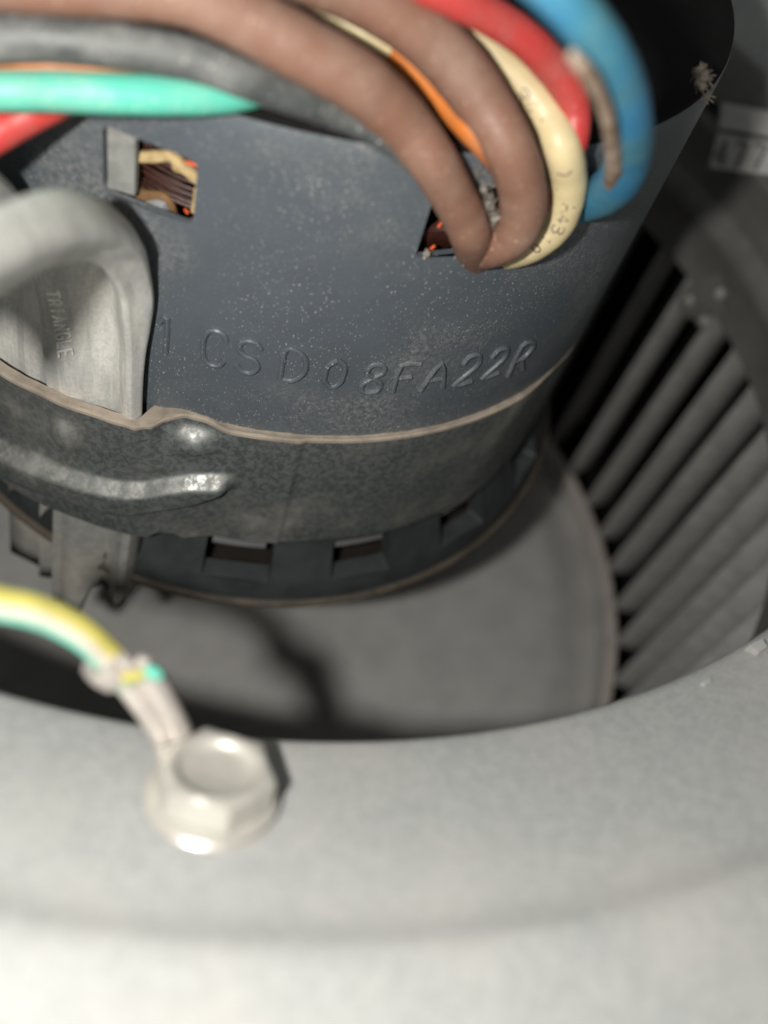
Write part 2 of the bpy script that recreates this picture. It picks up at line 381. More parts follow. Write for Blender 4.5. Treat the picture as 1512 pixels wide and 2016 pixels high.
for ch, u0 in (('4', 0.04), ('7', 0.24), ('7', 0.44)):
    g = MB()
    for s_ in STROKES[ch]:
        g.tube([on_quad(P, u0+x*0.13, 0.12+y*0.74)+Vector((-0.024, -0.006, 0)) for x, y in s_], 0.0075, 6, 1)
    g.build('digit', 'sticker_ink', plq)

# ------------------------------------------------------------------ blower motor
motor = thing('blower_motor', (0, 0, 1.37), 'dark blue grey cylindrical electric motor dusted with lint and stamped with characters', 'motor')
WIN = [(-121.0, -110.5, 2.607, 2.750, 0.020), (-85.5, -66.0, 2.622, 2.79, 0.010)]
sh = MB()
zs = [1.60+0.04*i for i in range(31)]
sheet_with_holes(sh, lambda f, z: 1.0, -180, 180, 2.0, zs+[2.81, 2.83], WIN, 0.014)
sh.revolve([(1.0, 2.83), (0.9995, 2.850), (0.997, 2.858), (0.99, 2.860)], n=180)
sh.build('motor_shell', 'shell', motor)
MB().revolve([(0.998, 2.853), (0.994, 2.868), (0.975, 2.878), (0.95, 2.880), (0.6, 2.882), (0.0, 2.882)], n=120).build('end_cap', 'cap', motor)
SL = [(-104.5, -93.8, 1.455, 1.575, 0.008), (-84.0, -73.8, 1.455, 1.575, 0.008), (-63.5, -53.3, 1.455, 1.575, 0.008), (-43.0, -32.8, 1.455, 1.575, 0.008), (-125, -114.3, 1.455, 1.575, 0.008)]
eb = MB()
sheet_with_holes(eb, lambda f, z: 0.992+0.085*(1-sst(1.385, 1.62, z)), -180, 180, 2.0, [1.385, 1.42, 1.46, 1.50, 1.54, 1.58, 1.62, 1.66], SL, 0.06)
eb.build('end_bell', 'bell', motor)
MB().revolve([(1.070, 1.388), (1.082, 1.386), (1.092, 1.380), (1.094, 1.371), (1.087, 1.360), (1.06, 1.358)], n=240).build('end_rim', 'rim_brown', motor)
MB().revolve([(1.072, 1.386), (1.0, 1.38), (0.7, 1.36), (0.2, 1.36)], n=120).build('end_plate', 'core', motor)
MB().revolve([(0.07, 1.25), (0.07, 0.3)], n=32).build('shaft', 'tin', motor)
for f0 in (-104.5, -84.0, -63.5):
    m = MB()
    m.tube([pol(0.97, f0+a, 1.535) for a in (0.8, 2.5, 5, 7.5, 9.5)], 0.022, 8, 2)
    m.build('slot_bar', 'chrome', motor)
core = MB().revolve([(0.80, 1.45), (0.80, 2.8), (0.0, 2.8)], n=90); core.build('stator_core', 'core', motor)
# bent window tab
tb = [pol(0.992, -120.7, 2.612), pol(0.975, -118.0, 2.605), pol(0.975, -118.0, 2.752), pol(0.992, -120.7, 2.746)]
MB().prism([Vector(p) for p in tb], Vector(pol(0.012, -120+180, 0))).build('window_tab', 'tab', motor, smooth=False)
# windings seen through the windows
wd = MB(); rnd = random.Random(3)
for k in range(70):
    z0 = 2.585+0.0027*k; r0 = 0.905+rnd.uniform(-0.03, 0.02)
    sag = rnd.uniform(-0.008, 0.008)
    wd.tube([pol(r0-0.03, -126, z0+0.015+sag), pol(r0, -120, z0+0.008), pol(r0+0.008, -115, z0+sag-0.002), pol(r0, -110, z0-0.012), pol(r0-0.03, -104, z0-0.022)], 0.0040, 6, 3)
wd = wd.build('winding', 'copper', motor); wd['kind'] = 'stuff'
wd = MB()
for k in range(60):
    u = k/59.0+rnd.uniform(-0.02, 0.02)
    wd.tube([pol(0.88, -92+u*10, 2.52), pol(0.94, -87+u*12, 2.60+0.02*u), pol(0.955, -82+u*13, 2.68), pol(0.90, -76+u*13, 2.76)], 0.0042, 6, 3)
wd = wd.build('winding', 'copper', motor); wd['kind'] = 'stuff'
cd = MB(); cd.tube([(-0.467, -0.8215, 2.6582), (-0.4569, -0.8272, 2.6668), (-0.4259, -0.8436, 2.6821), (-0.3944, -0.8588, 2.6988), (-0.3823, -0.8642, 2.6942), (-0.3671, -0.8708, 2.6831), (-0.3519, -0.877, 2.6749), (-0.3364, -0.8831, 2.6641), (-0.3295, -0.8857, 2.6439)], 0.0118, 8, 3, wob=0.05)
cd.build('lacing_cord', 'cord', motor)
cd = MB(); cd.tube([(-0.3945, -0.8587, 2.7009), (-0.3852, -0.8629, 2.6974), (-0.3784, -0.8659, 2.6893), (-0.3807, -0.8649, 2.6784)], 0.012, 8, 3, wob=0.1); cd.build('cord_knot', 'cord', motor)
sl = MB(); sl.tube([(-0.4586, -0.8148, 2.6644), (-0.4593, -0.8144, 2.6337), (-0.4581, -0.8151, 2.6043), (-0.4483, -0.8205, 2.5835), (-0.4309, -0.8298, 2.5829), (-0.4072, -0.8417, 2.5922), (-0.3945, -0.8477, 2.5863), (-0.3859, -0.8516, 2.5635), (-0.3782, -0.8551, 2.5422)], 0.0135, 8, 3); sl.build('insulation_loop', 'sleeve', motor)
sl = MB(); sl.tube([(-0.342, -0.8917, 2.6563), (-0.3431, -0.8912, 2.6292), (-0.3454, -0.8904, 2.6033)], 0.008, 8, 3); sl.build('insulation_loop', 'cord', motor)
pp = [(-0.4482, -0.8376, 2.5703), (-0.4312, -0.8465, 2.585), (-0.4124, -0.8558, 2.5966), (-0.3991, -0.8621, 2.5958), (-0.392, -0.8654, 2.5835), (-0.3904, -0.8661, 2.5684), (-0.4057, -0.859, 2.5649), (-0.427, -0.8486, 2.5666)]
MB().prism([Vector(p) for p in pp], Vector(pol(0.02, -115, 0))).build('insulation_paper', 'paper', motor)
for seg in ([(-0.3668, -0.8817, 2.7054), (-0.3523, -0.8876, 2.7058), (-0.3385, -0.893, 2.7036)], [(-0.3637, -0.8884, 2.6058), (-0.3607, -0.8897, 2.6012), (-0.3576, -0.8909, 2.5977)], [(-0.3548, -0.892, 2.5807), (-0.3527, -0.8929, 2.5767), (-0.3496, -0.8941, 2.5731)],
            [(0.1272, -0.9616, 2.6873), (0.1229, -0.9622, 2.6799), (0.12, -0.9626, 2.6713)], [(0.1254, -0.9619, 2.6257), (0.121, -0.9624, 2.618), (0.1172, -0.9629, 2.6115)]):
    MB().tube(seg, 0.0034, 6, 3).build('bare_copper_strand', 'bright_copper', motor)
# stamped characters
def stamp(ch, f0, z0, w=2.9, h=0.098, lean=0.0):
    g = MB()
    for s_ in STROKES[ch]:
        pts = [pol(1.0015, f0+x*w+lean*y, z0+y*h) for x, y in s_]
        g.tube(pts, 0.0068, 8, 3)
    g.build('stamped_character', 'shell', motor)
for ch, f0, z0, h, w in (('1', -114.1, 2.245, 0.105, 2.6), ('C', -108.2, 2.252, 0.100, 3.0), ('S', -104.0, 2.252, 0.094, 3.2), ('D', -98.3, 2.248, 0.092, 3.3), ('0', -92.8, 2.238, 0.088, 3.0),
                  ('8', -87.6, 2.222, 0.094, 3.2), ('F', -83.0, 2.222, 0.088, 3.3), ('A', -78.6, 2.216, 0.090, 3.6), ('2', -73.4, 2.214, 0.098, 3.2), ('2', -68.6, 2.214, 0.094, 3.2), ('R', -63.4, 2.184, 0.105, 3.6)):
    stamp(ch, f0, z0, w, h)
for p in [(0.1861, -0.9846, 2.6104), (0.2019, -0.9815, 2.6078), (0.1905, -0.9837, 2.618), (0.3034, -0.955, 2.6076), (0.1001, -0.997, 2.6314)]:
    MB().blob(p, 0.009, int(abs(p[0])*1000), 7, 5, 0.5).build('lint_crumb', 'lint', motor)

# ------------------------------------------------------------------ mounting band with its arm
mount = thing('mounting_band', (0, -1.0, 1.83), 'mottled galvanised belly band clamped round the motor with a bent arm at the left', 'bracket')
RB = [(-180, 1.13), (-150, 1.135), (-132, 1.124), (-125, 1.111), (-118, 1.095), (-115.0, 1.087), (-113.3, 1.068), (-111.4, 1.041), (-109.0, 1.026), (-104.6, 1.023), (-97, 1.022), (-58, 1.021), (-47, 1.006), (-30, 1.004), (180, 1.004)]
RL = [(-180, 1.13), (-150, 1.135), (-132, 1.124), (-125, 1.111), (-119, 1.097), (-115, 1.083), (-111, 1.060), (-107, 1.040), (-103, 1.027), (-97, 1.021), (-58, 1.020), (-47, 1.006), (-30, 1.004), (180, 1.004)]
ZR_T = [(-180, 1.74), (-137, 1.775), (-128, 1.815), (-120, 1.828), (-116, 1.837), (-113, 1.852), (-110.5, 1.874), (-108, 1.892), (-105, 1.903), (-103, 1.905), (180, 1.905)]
ZR_L = [(-180, 1.60), (-138, 1.645), (-124, 1.71), (-116, 1.718), (-107, 1.79), (-102.6, 1.85), (180, 1.87)]
def ztop(f): return 2.060-0.006*math.exp(-((f+114)/1.4)**2)+0.012*math.exp(-((f+108.6)/3.0)**4)
def zbot(f): return 1.615+0.030*math.exp(-((f+110.2)/2.0)**4)+0.004*math.sin(f*0.35)
def rband(f, z):
    k = sst(1.90, 2.03, z); r = lerp_tab(RB, f)*k+float(np.interp(f, [a for a, b in RL], [b for a, b in RL]))*(1-k)
    zt, zl = np.interp(f, [a for a, b in ZR_T], [b for a, b in ZR_T]), np.interp(f, [a for a, b in ZR_L], [b for a, b in ZR_L])
    zt, zl = float(zt), float(zl)
    fade = 1-sst(-103.6, -101.0, f)
    r += 0.042*fade*(1-sst(zt-0.034, zt+0.010, z))*sst(zl-0.018, zl+0.022, z)
    r += 0.010*fade*(1-sst(zl-0.02, zl+0.0, z))*(1-sst(-109, -104, f))
    r += 0.020*max(0, 1-((f+123.4)/2.3)**2-((z-1.945)/0.062)**2)**1.0 if abs(f+123.4) < 2.5 else 0
    r += 0.030*math.exp(-((f+107.8)/2.9)**2)*math.exp(-((z-2.000)/0.036)**2)
    r -= 0.012*math.exp(-((f+108)/3.5)**4)*sst(2.02, 2.06, z)
    r += 0.008*math.exp(-((f+110)/2.2)**2)*(1-sst(1.60, 1.68, z))
    r += -0.0055*sst(-94.0, -92.8, f) + 0.0015*math.exp(-((f+93.8)/0.5)**2)
    return r
bd = MB(); FS = [-180+2*i for i in range(18)]+[-144+0.25*i for i in range(200)]+[-94+0.2*i for i in range(10)]+[-92+0.5*i for i in range(84)]+[-50+2*i for i in range(116)]
rows = []
for f in FS:
    a, b = zbot(f), ztop(f)
    zt, zl = float(np.interp(f, [p for p, q in ZR_T], [q for p, q in ZR_T])), float(np.interp(f, [p for p, q in ZR_L], [q for p, q in ZR_L]))
    br = [a]
    for v in (zl-0.035, zl-0.020, zl+0.024, zt-0.036, zt+0.012, zt+0.03): br.append(min(max(v, br[-1]+0.003), b-0.05))
    br.append(b); zr = []
    for (p, q), n in zip(zip(br, br[1:]), (5, 6, 10, 6, 14, 5, 26)): zr += [p+(q-p)*k/n for k in range(n)]
    zr.append(b)
    rows.append([pol(rband(f, a)-0.012, f, a)]+[pol(rband(f, z), f, z) for z in zr])
bd.grid(rows, close_v=True).build('band', 'band', mount)
ed = MB(); rows = []; rnd = random.Random(5)
for f in FS:
    b = ztop(f); r = rband(f, b); j = 0.0010*math.sin(f*0.9)+0.0007*math.sin(f*2.3+1)
    inner = 0.998+(r-0.028-0.998)*(1-sst(-115.0, -113.8, f))
    rows.append([pol(r+0.0015, f, b-0.006), pol(r+0.001, f, b+0.0015), pol(r-0.006+j, f, b+0.004), pol((r+inner)/2+j, f, b+0.0015+j*0.6), pol(inner, f, b+0.002+j)])
ed.grid(rows, close_v=True).build('dusty_edge', 'edge', mount)
# the arm: a pressed strap that runs up beside the shell and bends outwards
PH = -115.1
tl = Vector((math.sin(math.radians(PH)), -math.cos(math.radians(PH)), 0))     # along the width of the strap, to the left
rad = Vector((math.cos(math.radians(PH)), math.sin(math.radians(PH)), 0))
WEB = [(1.05, 1.95), (1.06, 2.13), (1.0544, 2.2643), (1.0652, 2.3789), (1.0841, 2.4769), (1.1442, 2.5864), (1.2035, 2.6539), (1.249, 2.6929), (1.3482, 2.7557), (1.4371, 2.7932), (1.517, 2.8226), (1.6229, 2.8595), (1.735, 2.8928)]
FLG = [(1.025, 1.95), (1.025, 2.12), (1.0195, 2.2321), (1.0024, 2.3103), (0.9964, 2.3857), (1.0205, 2.5187), (1.0464, 2.5844), (1.0877, 2.6504), (1.1814, 2.7538), (1.2906, 2.8438), (1.3919, 2.9002), (1.5172, 2.9477), (1.6263, 2.9738)]
def resample(pts, n):
    out = []; m = len(pts)
    for k in range(n):
        s = k/(n-1)*(m-1); i = min(int(s), m-2); t = s-i
        p0, p1, p2, p3 = pts[max(i-1, 0)], pts[i], pts[i+1], pts[min(i+2, m-1)]
        out.append(tuple(0.5*((2*b)+(c-a)*t+(2*a-5*b+4*c-d)*t*t+(3*b-a-3*c+d)*t**3) for a, b, c, d in zip(p0, p1, p2, p3)))
    return out
web, flg = resample(WEB, 70), resample(FLG, 70)
CORR = [(0.0, 0.0), (0.006, 0.010), (0.018, 0.014), (0.035, 0.004), (0.055, -0.012), (0.085, -0.020), (0.105, -0.006), (0.135, 0.012), (0.17, 0.014), (0.205, 0.004), (0.222, 0.010), (0.232, -0.030), (0.26, -0.040), (0.30, -0.034), (0.312, -0.052), (0.36, -0.056), (0.42, -0.06)]
arm = MB(); rows = []
for i, (r, z) in enumerate(web):
    d = Vector((web[min(i+1, 69)][0]-web[max(i-1, 0)][0], web[min(i+1, 69)][1]-web[max(i-1, 0)][1])).normalized()
    nr, nz = d.y, -d.x                                             # outward normal of the web in the (r, z) plane
    row = []
    fr, fz = flg[i]
    for k in range(5):
        u = k/5; fw = math.hypot(r-fr, z-fz); row.append(rad*(fr+(r-fr)*u)+Vector((0, 0, fz+(z-fz)*u))-tl*(0.26*fw*math.sin(math.pi*u)-0.10*fw*(1-u)))
    for w_, c_ in CORR:
        c_ = c_*(0.7+1.1*min(1, i/14))
        row.append(rad*(r+nr*c_)+Vector((0, 0, z+nz*c_))+tl*w_)
    rows.append(row)
arm.grid(rows)
ft = MB(); rows = []
for k in range(9):
    row = []
    for w_, c_ in [(-0.012, -0.06)]+CORR:
        z = (1.60+0.05)-(0.36+(0.14 if w_ > 0.13 else 0.0))*k/8
        row.append(rad*(1.046+0.075*k/8+c_*1.7)+tl*w_+Vector((0, 0, z)))
    rows.append(row)
ft.grid(rows)
ft = ft.build('arm_foot', 'foot', mount)
sm = ft.modifiers.new('thickness', 'SOLIDIFY'); sm.thickness = 0.012*U; sm.offset = 0
arm = arm.build('mounting_arm', 'arm', mount)
sm = arm.modifiers.new('thickness', 'SOLIDIFY'); sm.thickness = 0.012*U; sm.offset = -1 if arm.data.polygons[8*(4+len(CORR))+10].normal.dot(rad) > 0 else 1
sb = arm.modifiers.new('smooth', 'SUBSURF'); sb.levels = 1; sb.render_levels = 1
# raised lettering pressed into the arm
tri0, tri1 = [Vector(p) for p in [(-0.6222, -0.8852, 2.3854), (-0.6086, -0.8946, 2.1908)]]
dr = (tri1-tri0); upv = (Vector((-0.5927, -0.9052, 2.3463))-Vector((-0.6188, -0.8876, 2.3203)))
outv = (CAM-tri0).normalized()
def wr_web(w_, z):                                                   # radius of the pressed web at width w_, height z
    for (a, b) in zip(web, web[1:]):
        if a[1] <= z <= b[1]: r = a[0]+(b[0]-a[0])*(z-a[1])/(b[1]-a[1]); break
    else: r = 1.07
    for (a, p), (b, q) in zip(CORR, CORR[1:]):
        if a <= w_ <= b: return r+1.5*(p+(q-p)*(w_-a)/(b-a))
    return r
g = MB()
for k, ch in enumerate('TRIANGLE'):
    for s_ in STROKES[ch]:
        pts = []
        for x, y in s_:
            q = tri0+dr*((k+0.08+0.72*x+0.16*y)/8)+upv*y
            w_ = q.dot(tl)-0.0; z = q.z
            pts.append(rad*(wr_web(w_, z)+0.003)+tl*w_+Vector((0, 0, z)))
        g.tube(pts, 0.0030, 6, 1)
g = g.build('pressed_lettering', 'scratch', arm)

# ------------------------------------------------------------------ leads
def lead(name, mat, pts, label, group='insulated leads looping out of the motor', seg=20):
    m = MB(); m.tube(pts, None, seg, 8, wob=0.012)
    o = m.build(name, mat, base=pts[-1][:3]); tag(o, label, 'wire', group)
    return o, m.path
lead('brown_wire', 'w_brown', [(-0.7515, -0.9885, 3.0548, 0.0457), (-0.658, -1.0043, 3.0629, 0.046), (-0.57, -1.0134, 3.0738, 0.0464), (-0.4737, -1.0123, 3.0819, 0.0471), (-0.3851, -1.0174, 3.0831, 0.0467), (-0.2985, -1.0217, 3.059, 0.0469), (-0.2183, -1.0289, 3.0308, 0.0479), (-0.1285, -1.0325, 2.9957, 0.0491), (-0.0678, -1.0273, 2.9568, 0.0483), (-0.0162, -1.0275, 2.9175, 0.0463), (0.0346, -1.046, 2.8742, 0.043), (0.0861, -1.0399, 2.8135, 0.042), (0.1281, -1.0323, 2.7606, 0.0415), (0.1594, -1.0255, 2.7134, 0.0408), (0.2047, -0.9707, 2.6343, 0.0411), (0.2532, -0.9015, 2.547, 0.0404)], 'front brown wire sweeping in from the left edge and running down into the motor window')
lead('brown_wire', 'w_brown', [(-0.3932, -0.8883, 3.1187, 0.0424), (-0.3033, -0.9121, 3.1076, 0.043), (-0.1938, -0.9324, 3.0928, 0.0439), (-0.1263, -0.9331, 3.0774, 0.0444), (-0.0455, -0.938, 3.0509, 0.0456), (0.0212, -0.9438, 3.019, 0.0489), (0.0776, -0.9582, 2.983, 0.0509), (0.1262, -0.9873, 2.9444, 0.0483), (0.1713, -1.0306, 2.9048, 0.0453), (0.2188, -1.0316, 2.8372, 0.0453), (0.2459, -1.0288, 2.7759, 0.0449), (0.2492, -1.0238, 2.7184, 0.0422), (0.2328, -1.0067, 2.6727, 0.0392), (0.2249, -0.9626, 2.6215, 0.0374), (0.2378, -0.8711, 2.5501, 0.0362)], 'upper brown wire hooking round at its lower end into the motor window')
lead('black_wire', 'w_black', [(-0.7459, -1.0362, 2.9735, 0.0333), (-0.6916, -1.0336, 2.9811, 0.0328), (-0.6365, -1.0304, 2.9892, 0.0323), (-0.5806, -1.0298, 2.996, 0.0326), (-0.4735, -1.0372, 3.0019, 0.0323), (-0.3772, -1.0383, 2.9958, 0.0307), (-0.2995, -1.0449, 2.9798, 0.0298), (-0.2152, -1.0345, 2.9524, 0.0284), (-0.1433, -1.0254, 2.9286, 0.0267), (-0.0699, -1.0294, 2.9064, 0.0247), (0.0137, -1.0316, 2.8584, 0.0239), (0.0792, -1.0258, 2.7899, 0.0231), (0.1839, -0.9228, 2.635, 0.0249), (0.229, -0.8689, 2.5613, 0.0251)], 'dusty black wire between the front brown wire and the green wire')
lead('orange_wire', 'w_orange', [(-0.7657, -0.9561, 2.8959, 0.0234), (-0.6922, -0.963, 2.9034, 0.0235), (-0.6176, -0.9675, 2.9129, 0.0237), (-0.5573, -0.9685, 2.92, 0.0238), (-0.4885, -0.9651, 2.9204, 0.0242), (-0.4096, -0.9587, 2.9149, 0.023), (-0.3365, -0.9554, 2.9154, 0.0208), (-0.2696, -0.9466, 2.9189, 0.0186)], 'orange wire showing as a thin strip between the black and the green wire')
lead('green_wire', 'w_green', [(-0.7578, -1.0329, 2.8962, 0.0288), (-0.7024, -1.0259, 2.8958, 0.0291), (-0.6371, -1.0263, 2.9037, 0.0298), (-0.5789, -1.017, 2.9046, 0.0306), (-0.4731, -1.0089, 2.9081, 0.0312), (-0.3703, -0.9929, 2.9086, 0.0303), (-0.3039, -0.9748, 2.9084, 0.0284), (-0.2428, -0.9439, 2.9098, 0.0256), (-0.1892, -0.9207, 2.9135, 0.0225), (-0.1265, -0.904, 2.9209, 0.0201)], 'bright mint green wire below the black wire at the upper left')
lead('red_wire', 'w_red', [(-0.5212, -0.9097, 2.8719, 0.0276), (-0.5535, -0.9198, 2.854, 0.0302), (-0.5841, -0.9315, 2.8356, 0.031), (-0.6381, -0.9488, 2.8067, 0.031), (-0.6877, -0.9741, 2.7839, 0.0312), (-0.7597, -1.0087, 2.7484, 0.0314)], 'red wire crossing the left edge of the photo below the green wire')
lead('orange_wire', 'w_orange', [(-0.2109, -0.7175, 3.0206, 0.0271), (-0.1392, -0.7511, 2.9965, 0.0275), (-0.0709, -0.7881, 2.9725, 0.0278), (-0.0211, -0.8264, 2.9521, 0.0288), (0.0379, -0.8853, 2.9314, 0.0297), (0.0803, -0.9427, 2.9164, 0.0296), (0.1159, -1.003, 2.9073, 0.0275), (0.1711, -1.0157, 2.8683, 0.0263), (0.2193, -1.0033, 2.8048, 0.0256), (0.2418, -0.9959, 2.7375, 0.0245)], 'orange wire squeezed between the two brown wires')
lead('cream_wire', 'w_cream', [(-0.2475, -0.7404, 3.0177, 0.0156), (-0.1773, -0.7801, 2.9901, 0.0158), (-0.1311, -0.805, 2.9748, 0.0159), (-0.0752, -0.8313, 2.963, 0.016), (-0.0184, -0.8453, 2.9474, 0.0153), (0.0572, -0.8386, 2.9348, 0.0156), (0.1371, -0.8332, 2.9326, 0.0158)], 'thin cream wire showing above the orange wire between the brown wires')
cr, cpath = lead('cream_wire', 'w_cream', [(-0.0859, -0.7803, 3.07, 0.0316), (-0.0143, -0.8057, 3.0516, 0.032), (0.078, -0.8395, 3.011, 0.0332), (0.1576, -0.8739, 2.977, 0.0352), (0.2183, -0.9065, 2.9488, 0.0351), (0.2616, -0.9468, 2.92, 0.0349), (0.2884, -0.9925, 2.892, 0.0355), (0.3274, -0.9838, 2.8305, 0.0373), (0.348, -0.9786, 2.7709, 0.038), (0.3501, -0.9781, 2.7122, 0.037), (0.3257, -0.9735, 2.6574, 0.0341), (0.3026, -0.9311, 2.5938, 0.0321), (0.2953, -0.8323, 2.5081, 0.0318)], 'cream wire with faded ink characters beside the upper brown wire')
lead('red_wire', 'w_red', [(-0.1358, -0.9104, 3.1401, 0.028), (-0.0521, -0.9329, 3.1151, 0.0286), (0.0269, -0.9417, 3.098, 0.0292), (0.1046, -0.9392, 3.0756, 0.03), (0.1708, -0.9376, 3.0486, 0.0303), (0.2284, -0.9338, 3.0136, 0.0312), (0.2773, -0.9431, 2.9774, 0.031), (0.3035, -0.9576, 2.9405, 0.0302), (0.3103, -0.9799, 2.9017, 0.0287), (0.321, -0.9745, 2.8397, 0.0277), (0.3268, -0.9707, 2.7566, 0.0268)], 'red wire between the lettered cream wire and the blue wire')
bl, bpath = lead('blue_wire', 'w_blue', [(-0.0813, -1.2955, 3.3472, 0.0286), (-0.0023, -1.3099, 3.3136, 0.0294), (0.0616, -1.3025, 3.2774, 0.0307), (0.1296, -1.281, 3.2269, 0.0325), (0.198, -1.2425, 3.1632, 0.0341), (0.2669, -1.192, 3.0826, 0.0366), (0.3359, -1.1234, 2.9893, 0.039), (0.3943, -1.0491, 2.8862, 0.0415), (0.4283, -0.9683, 2.7895, 0.0427), (0.4376, -0.8796, 2.7, 0.0424), (0.4342, -0.7824, 2.6145, 0.0416)], 'thick blue wire on the outside of the bundle with a dried brown streak along it')
# dried streak of varnish on the blue wire
vs = [(0.058, -1.3468, 3.2457), (0.079, -1.3419, 3.2309), (0.1118, -1.3244, 3.2037), (0.1535, -1.2948, 3.1626), (0.1978, -1.2619, 3.1119), (0.2645, -1.1938, 3.0301), (0.3265, -1.1267, 2.9461), (0.3781, -1.0551, 2.8615)]
g = MB(); rr = [0.006, 0.010, 0.011, 0.0105, 0.011, 0.013, 0.016, 0.009]
g.tube([(*p, r) for p, r in zip(vs, rr)], None, 10, 8, wob=0.07); g.build('varnish_streak', 'varnish', bl)
# faded ink on the cream wire
def ink(ch, px, d, u, v, parent, rad_=0.0018):
    g = MB()
    o = Vector(px)
    for s_ in STROKES[ch]:
        g.tube([o+Vector(u)*(x-0.5)+Vector(v)*(y-0.5) for x, y in s_], rad_, 5, 1)
    g.build('ink_character', 'ink', parent)
C_, T_, Q_ = cpath
def on_wire(p, lift=1.0):
    """nearest place on the cream wire, its surface point towards the viewer side and its directions"""
    p = Vector(p); i = min(range(len(C_)), key=lambda k: ((C_[k]-p)-(C_[k]-p).dot((CAM-p).normalized())*(CAM-p).normalized()).length)
    return i
for ch, pt, size in (('R', (0.2558, -0.8185, 2.8821), 0.026), ('4', (0.2774, -0.8428, 2.8727), 0.026), ('M', (0.3008, -0.8713, 2.861), 0.028), (')', (0.3308, -0.933, 2.8287), 0.024),
                     ('.', (0.3252, -0.961, 2.8076), 0.012), ('A', (0.3661, -0.96, 2.7717), 0.026), ('4', (0.3629, -0.9723, 2.7496), 0.022), ('B', (0.3578, -0.9862, 2.7257), 0.024),
                     ('1', (0.3433, -0.9905, 2.6927), 0.020), ('0', (0.3296, -1.0001, 2.6815), 0.020)):
    i = on_wire(pt); t = T_[i]; vw = (CAM-C_[i]).normalized(); side = vw.cross(t).normalized(); face = t.cross(side).normalized()
    if face.dot(vw) < 0: face = -face
    off = max(-0.7, min(0.7, (Vector(pt)-C_[i]).dot(side)/Q_[i])) if Q_[i] else 0
    g = MB()
    for s_ in STROKES[ch]:
        pts = []
        for x, y in s_:
            a = math.asin(off)+(y-0.5)*size/Q_[i]
            pts.append(C_[i]+t*(x-0.5)*size*0.85+(side*math.sin(a)+face*math.cos(a))*(Q_[i]*1.002))
        g.tube(pts, 0.0015, 5, 1)
    g.build('ink_character', 'ink', cr)
# lint caught between the brown wires
LT = [(0.0972, -0.9435, 2.8686), (0.1139, -0.9506, 2.8567), (0.13, -0.9624, 2.8415), (0.1452, -0.9827, 2.82), (0.1643, -0.9968, 2.7916), (0.1762, -1.0158, 2.77), (0.2004, -1.0239, 2.7474)]
m = MB(); rnd = random.Random(4)
for k in range(150):
    u = rnd.random()*(len(LT)-1.001); i = int(u); px = Vector(LT[i]).lerp(Vector(LT[i+1]), u-i)
    d0, d1, d2 = [Vector((rnd.gauss(0, 1), rnd.gauss(0, 1), rnd.gauss(0, 1))).normalized() for _ in range(3)]
    c0 = px+d0*0.010
    m.tube([c0, c0+d1*0.010+d2*0.006, c0+d1*0.015+d2*0.016], rnd.uniform(0.0006, 0.0012), 4, 2)
for k, px in enumerate(LT): m.blob(px, 0.008, k, 8, 6, 0.6)
tag(m.build('lint_tuft', 'lint', base=LT[3]), 'grey strip of lint caught in the gap between the two brown wires', 'lint')

# ------------------------------------------------------------------ ground wire, ring terminal and bolt
gw = thing('ground_wire', (-0.4334, -1.8342, 2.3081), 'green and yellow striped ground wire ending in a crimped ring terminal', 'wire')
GP = [(-0.7284, -1.7488, 2.6407, 0.0251), (-0.6873, -1.7477, 2.6302, 0.0235), (-0.6394, -1.7499, 2.6071, 0.024), (-0.6016, -1.7526, 2.5928, 0.0241), (-0.5694, -1.7582, 2.5747, 0.0241), (-0.5326, -1.773, 2.5517, 0.0237), (-0.5053, -1.7888, 2.5249, 0.0234), (-0.4843, -1.8052, 2.5018, 0.0243), (-0.4721, -1.8161, 2.4858, 0.0223)]
gm = MB(); gm.tube(GP, None, 24, 8)
C_, T_, Q_ = gm.path
gm.build('insulation', 'w_green', gw)
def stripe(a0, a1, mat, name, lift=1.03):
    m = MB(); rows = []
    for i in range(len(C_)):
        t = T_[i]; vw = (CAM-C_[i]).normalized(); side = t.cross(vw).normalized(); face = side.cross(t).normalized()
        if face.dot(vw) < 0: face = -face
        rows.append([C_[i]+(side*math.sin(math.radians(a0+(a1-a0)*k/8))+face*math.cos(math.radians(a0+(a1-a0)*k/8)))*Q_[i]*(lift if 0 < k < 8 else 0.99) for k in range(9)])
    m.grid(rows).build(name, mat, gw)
stripe(-70, 2, 'w_yellow', 'yellow_stripe')
stripe(0, 44, 'w_highlight', 'highlight_stripe')  # blown highlight painted along the middle of the insulation
def seg(px): return Vector(px)
ic = [(-0.5115, -1.7979, 2.5228), (-0.4864, -1.8099, 2.4915)]
m = MB(); m.tube([(*ic[0], 0.030), (*[(a+b)/2 for a, b in zip(*ic)], 0.033), (*ic[1], 0.029)], None, 20, 4); m.build('insulation_crimp', 'tin', gw)
for pa, pb in (((-0.4835, -1.8011, 2.5364), (-0.4652, -1.815, 2.5204)), ((-0.4611, -1.8071, 2.5335), (-0.4456, -1.8108, 2.5299))):
    MB().tube([pa, [(a+b)/2 for a, b in zip(pa, pb)], pb], 0.010, 8, 3).build('crimp_claw', 'tin', gw)
MB().tube([(-0.4765, -1.8252, 2.5096), (-0.4583, -1.8255, 2.5218), (-0.4399, -1.8213, 2.5246), (-0.4297, -1.8233, 2.5141)], 0.0095, 10, 4).build('wire_tail', 'w_green', gw)
MB().tube([(-0.4765, -1.8271, 2.5171), (-0.4626, -1.8285, 2.5271), (-0.45, -1.8272, 2.5297)], 0.0085, 10, 4).build('wire_tail', 'w_yellow', gw)
br = MB()
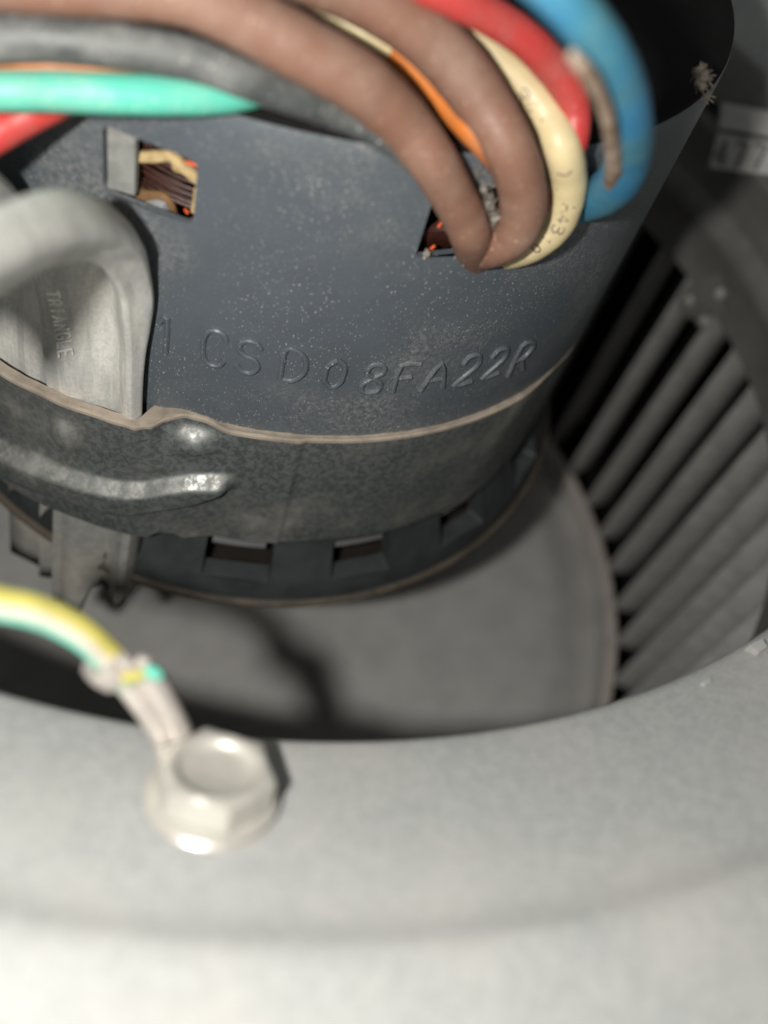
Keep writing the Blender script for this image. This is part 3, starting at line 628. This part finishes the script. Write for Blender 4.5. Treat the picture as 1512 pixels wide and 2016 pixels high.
for off in (-21, 20):
    br.tube([(-0.475, -1.8134, 2.4804), (-0.4443, -1.8438, 2.4447), (-0.4177, -1.8725, 2.4025)] if off < 0 else [(-0.4449, -1.8094, 2.4996), (-0.419, -1.8436, 2.4596), (-0.3979, -1.8725, 2.4154)], 0.0205, 14, 4)
br.tube([(-0.4603, -1.802, 2.468), (-0.4312, -1.8344, 2.4304), (-0.407, -1.8651, 2.386)], 0.020, 12, 4)
br.build('crimp_barrel', 'tin', gw)
BO = Vector((-0.3522, -1.9735, 2.3741))
rh = Vector((BO.x, BO.y, 0)).normalized(); bn = (Vector((0, 0, 1))-rh*0.55).normalized()
bu = (bn.cross(Vector((1, 0, 0)))).normalized(); bv = bn.cross(bu)
def ring_terminal():
    m = MB(); rows = []
    for k in range(40):
        a = 2*math.pi*k/40; d = bu*math.cos(a)+bv*math.sin(a)
        rows.append([BO+d*0.045+bn*0.004, BO+d*0.045+bn*0.018, BO+d*0.094+bn*0.018, BO+d*0.099+bn*0.012, BO+d*0.099+bn*0.004])
    m.grid(rows, close_v=True, flip=True)
    tp = [Vector(p) for p in [(-0.4353, -1.8593, 2.3678), (-0.3977, -1.8594, 2.3867), (-0.3831, -1.9115, 2.3936), (-0.4231, -1.9179, 2.3757)]]
    m.prism(tp, bn*-0.012)
    return m
ring_terminal().build('ring_tongue', 'tin', gw)
bolt = thing('hex_bolt', BO, 'shiny hex washer head bolt holding the ring terminal on the inlet ring', 'bolt')
def lathe(prof, n=48):
    rows = []
    for k in range(n):
        a = 2*math.pi*k/n; d = bu*math.cos(a)+bv*math.sin(a)
        rows.append([BO+d*r+bn*h for r, h in prof])
    return MB().grid(rows, close_v=True)
lathe([(0.0, 0.018), (0.096, 0.019), (0.101, 0.023), (0.100, 0.027), (0.085, 0.031), (0.0, 0.04)]).build('washer_flange', 'bolt', bolt)
rows = []
for k in range(144):
    a = 2*math.pi*k/144+0.35; d = bu*math.cos(a)+bv*math.sin(a)
    hexr = 0.0800/max(math.cos(((a-0.35+0.25) % (math.pi/3))-math.pi/6), 0.1); hexr = min(hexr, 0.0915)
    rows.append([BO+d*r+bn*h for r, h in ((hexr*1.02, 0.034), (hexr, 0.042), (hexr, 0.066), (hexr*0.985, 0.073), (0.0725, 0.078), (0.064, 0.0775), (0.058, 0.073), (0.054, 0.066), (0.047, 0.062), (0.0, 0.061))])
MB().grid(rows, close_v=True).build('head', 'bolt', bolt)

# ------------------------------------------------------------------ lint hanging at the right of the motor
LP = [(0.6213, -0.7808, 2.9559), (0.631, -0.7906, 2.9524), (0.6251, -0.8021, 2.9425), (0.635, -0.8107, 2.9274)]
m = MB(); rnd = random.Random(11)
for k, p in enumerate(LP[:3]): m.blob(p, 0.013-0.001*k, 20+k, 9, 6, 0.5)
for j in range(26):
    p = Vector(rnd.choice(LP)); d1 = Vector((rnd.gauss(0, 1), rnd.gauss(0, 1), rnd.gauss(0, 1))).normalized()*0.022
    m.tube([p, p+d1*0.6+Vector((0, 0, -0.004)), p+d1+Vector((0.004, 0, -0.008))], 0.0013, 4, 2)
tag(m.build('lint_clump', 'lint_dim', base=LP[0]), 'grey lint clump in the dark gap right of the blue wire', 'lint')
for o in bpy.data.objects:
    if '_b' in o: del o['_b']
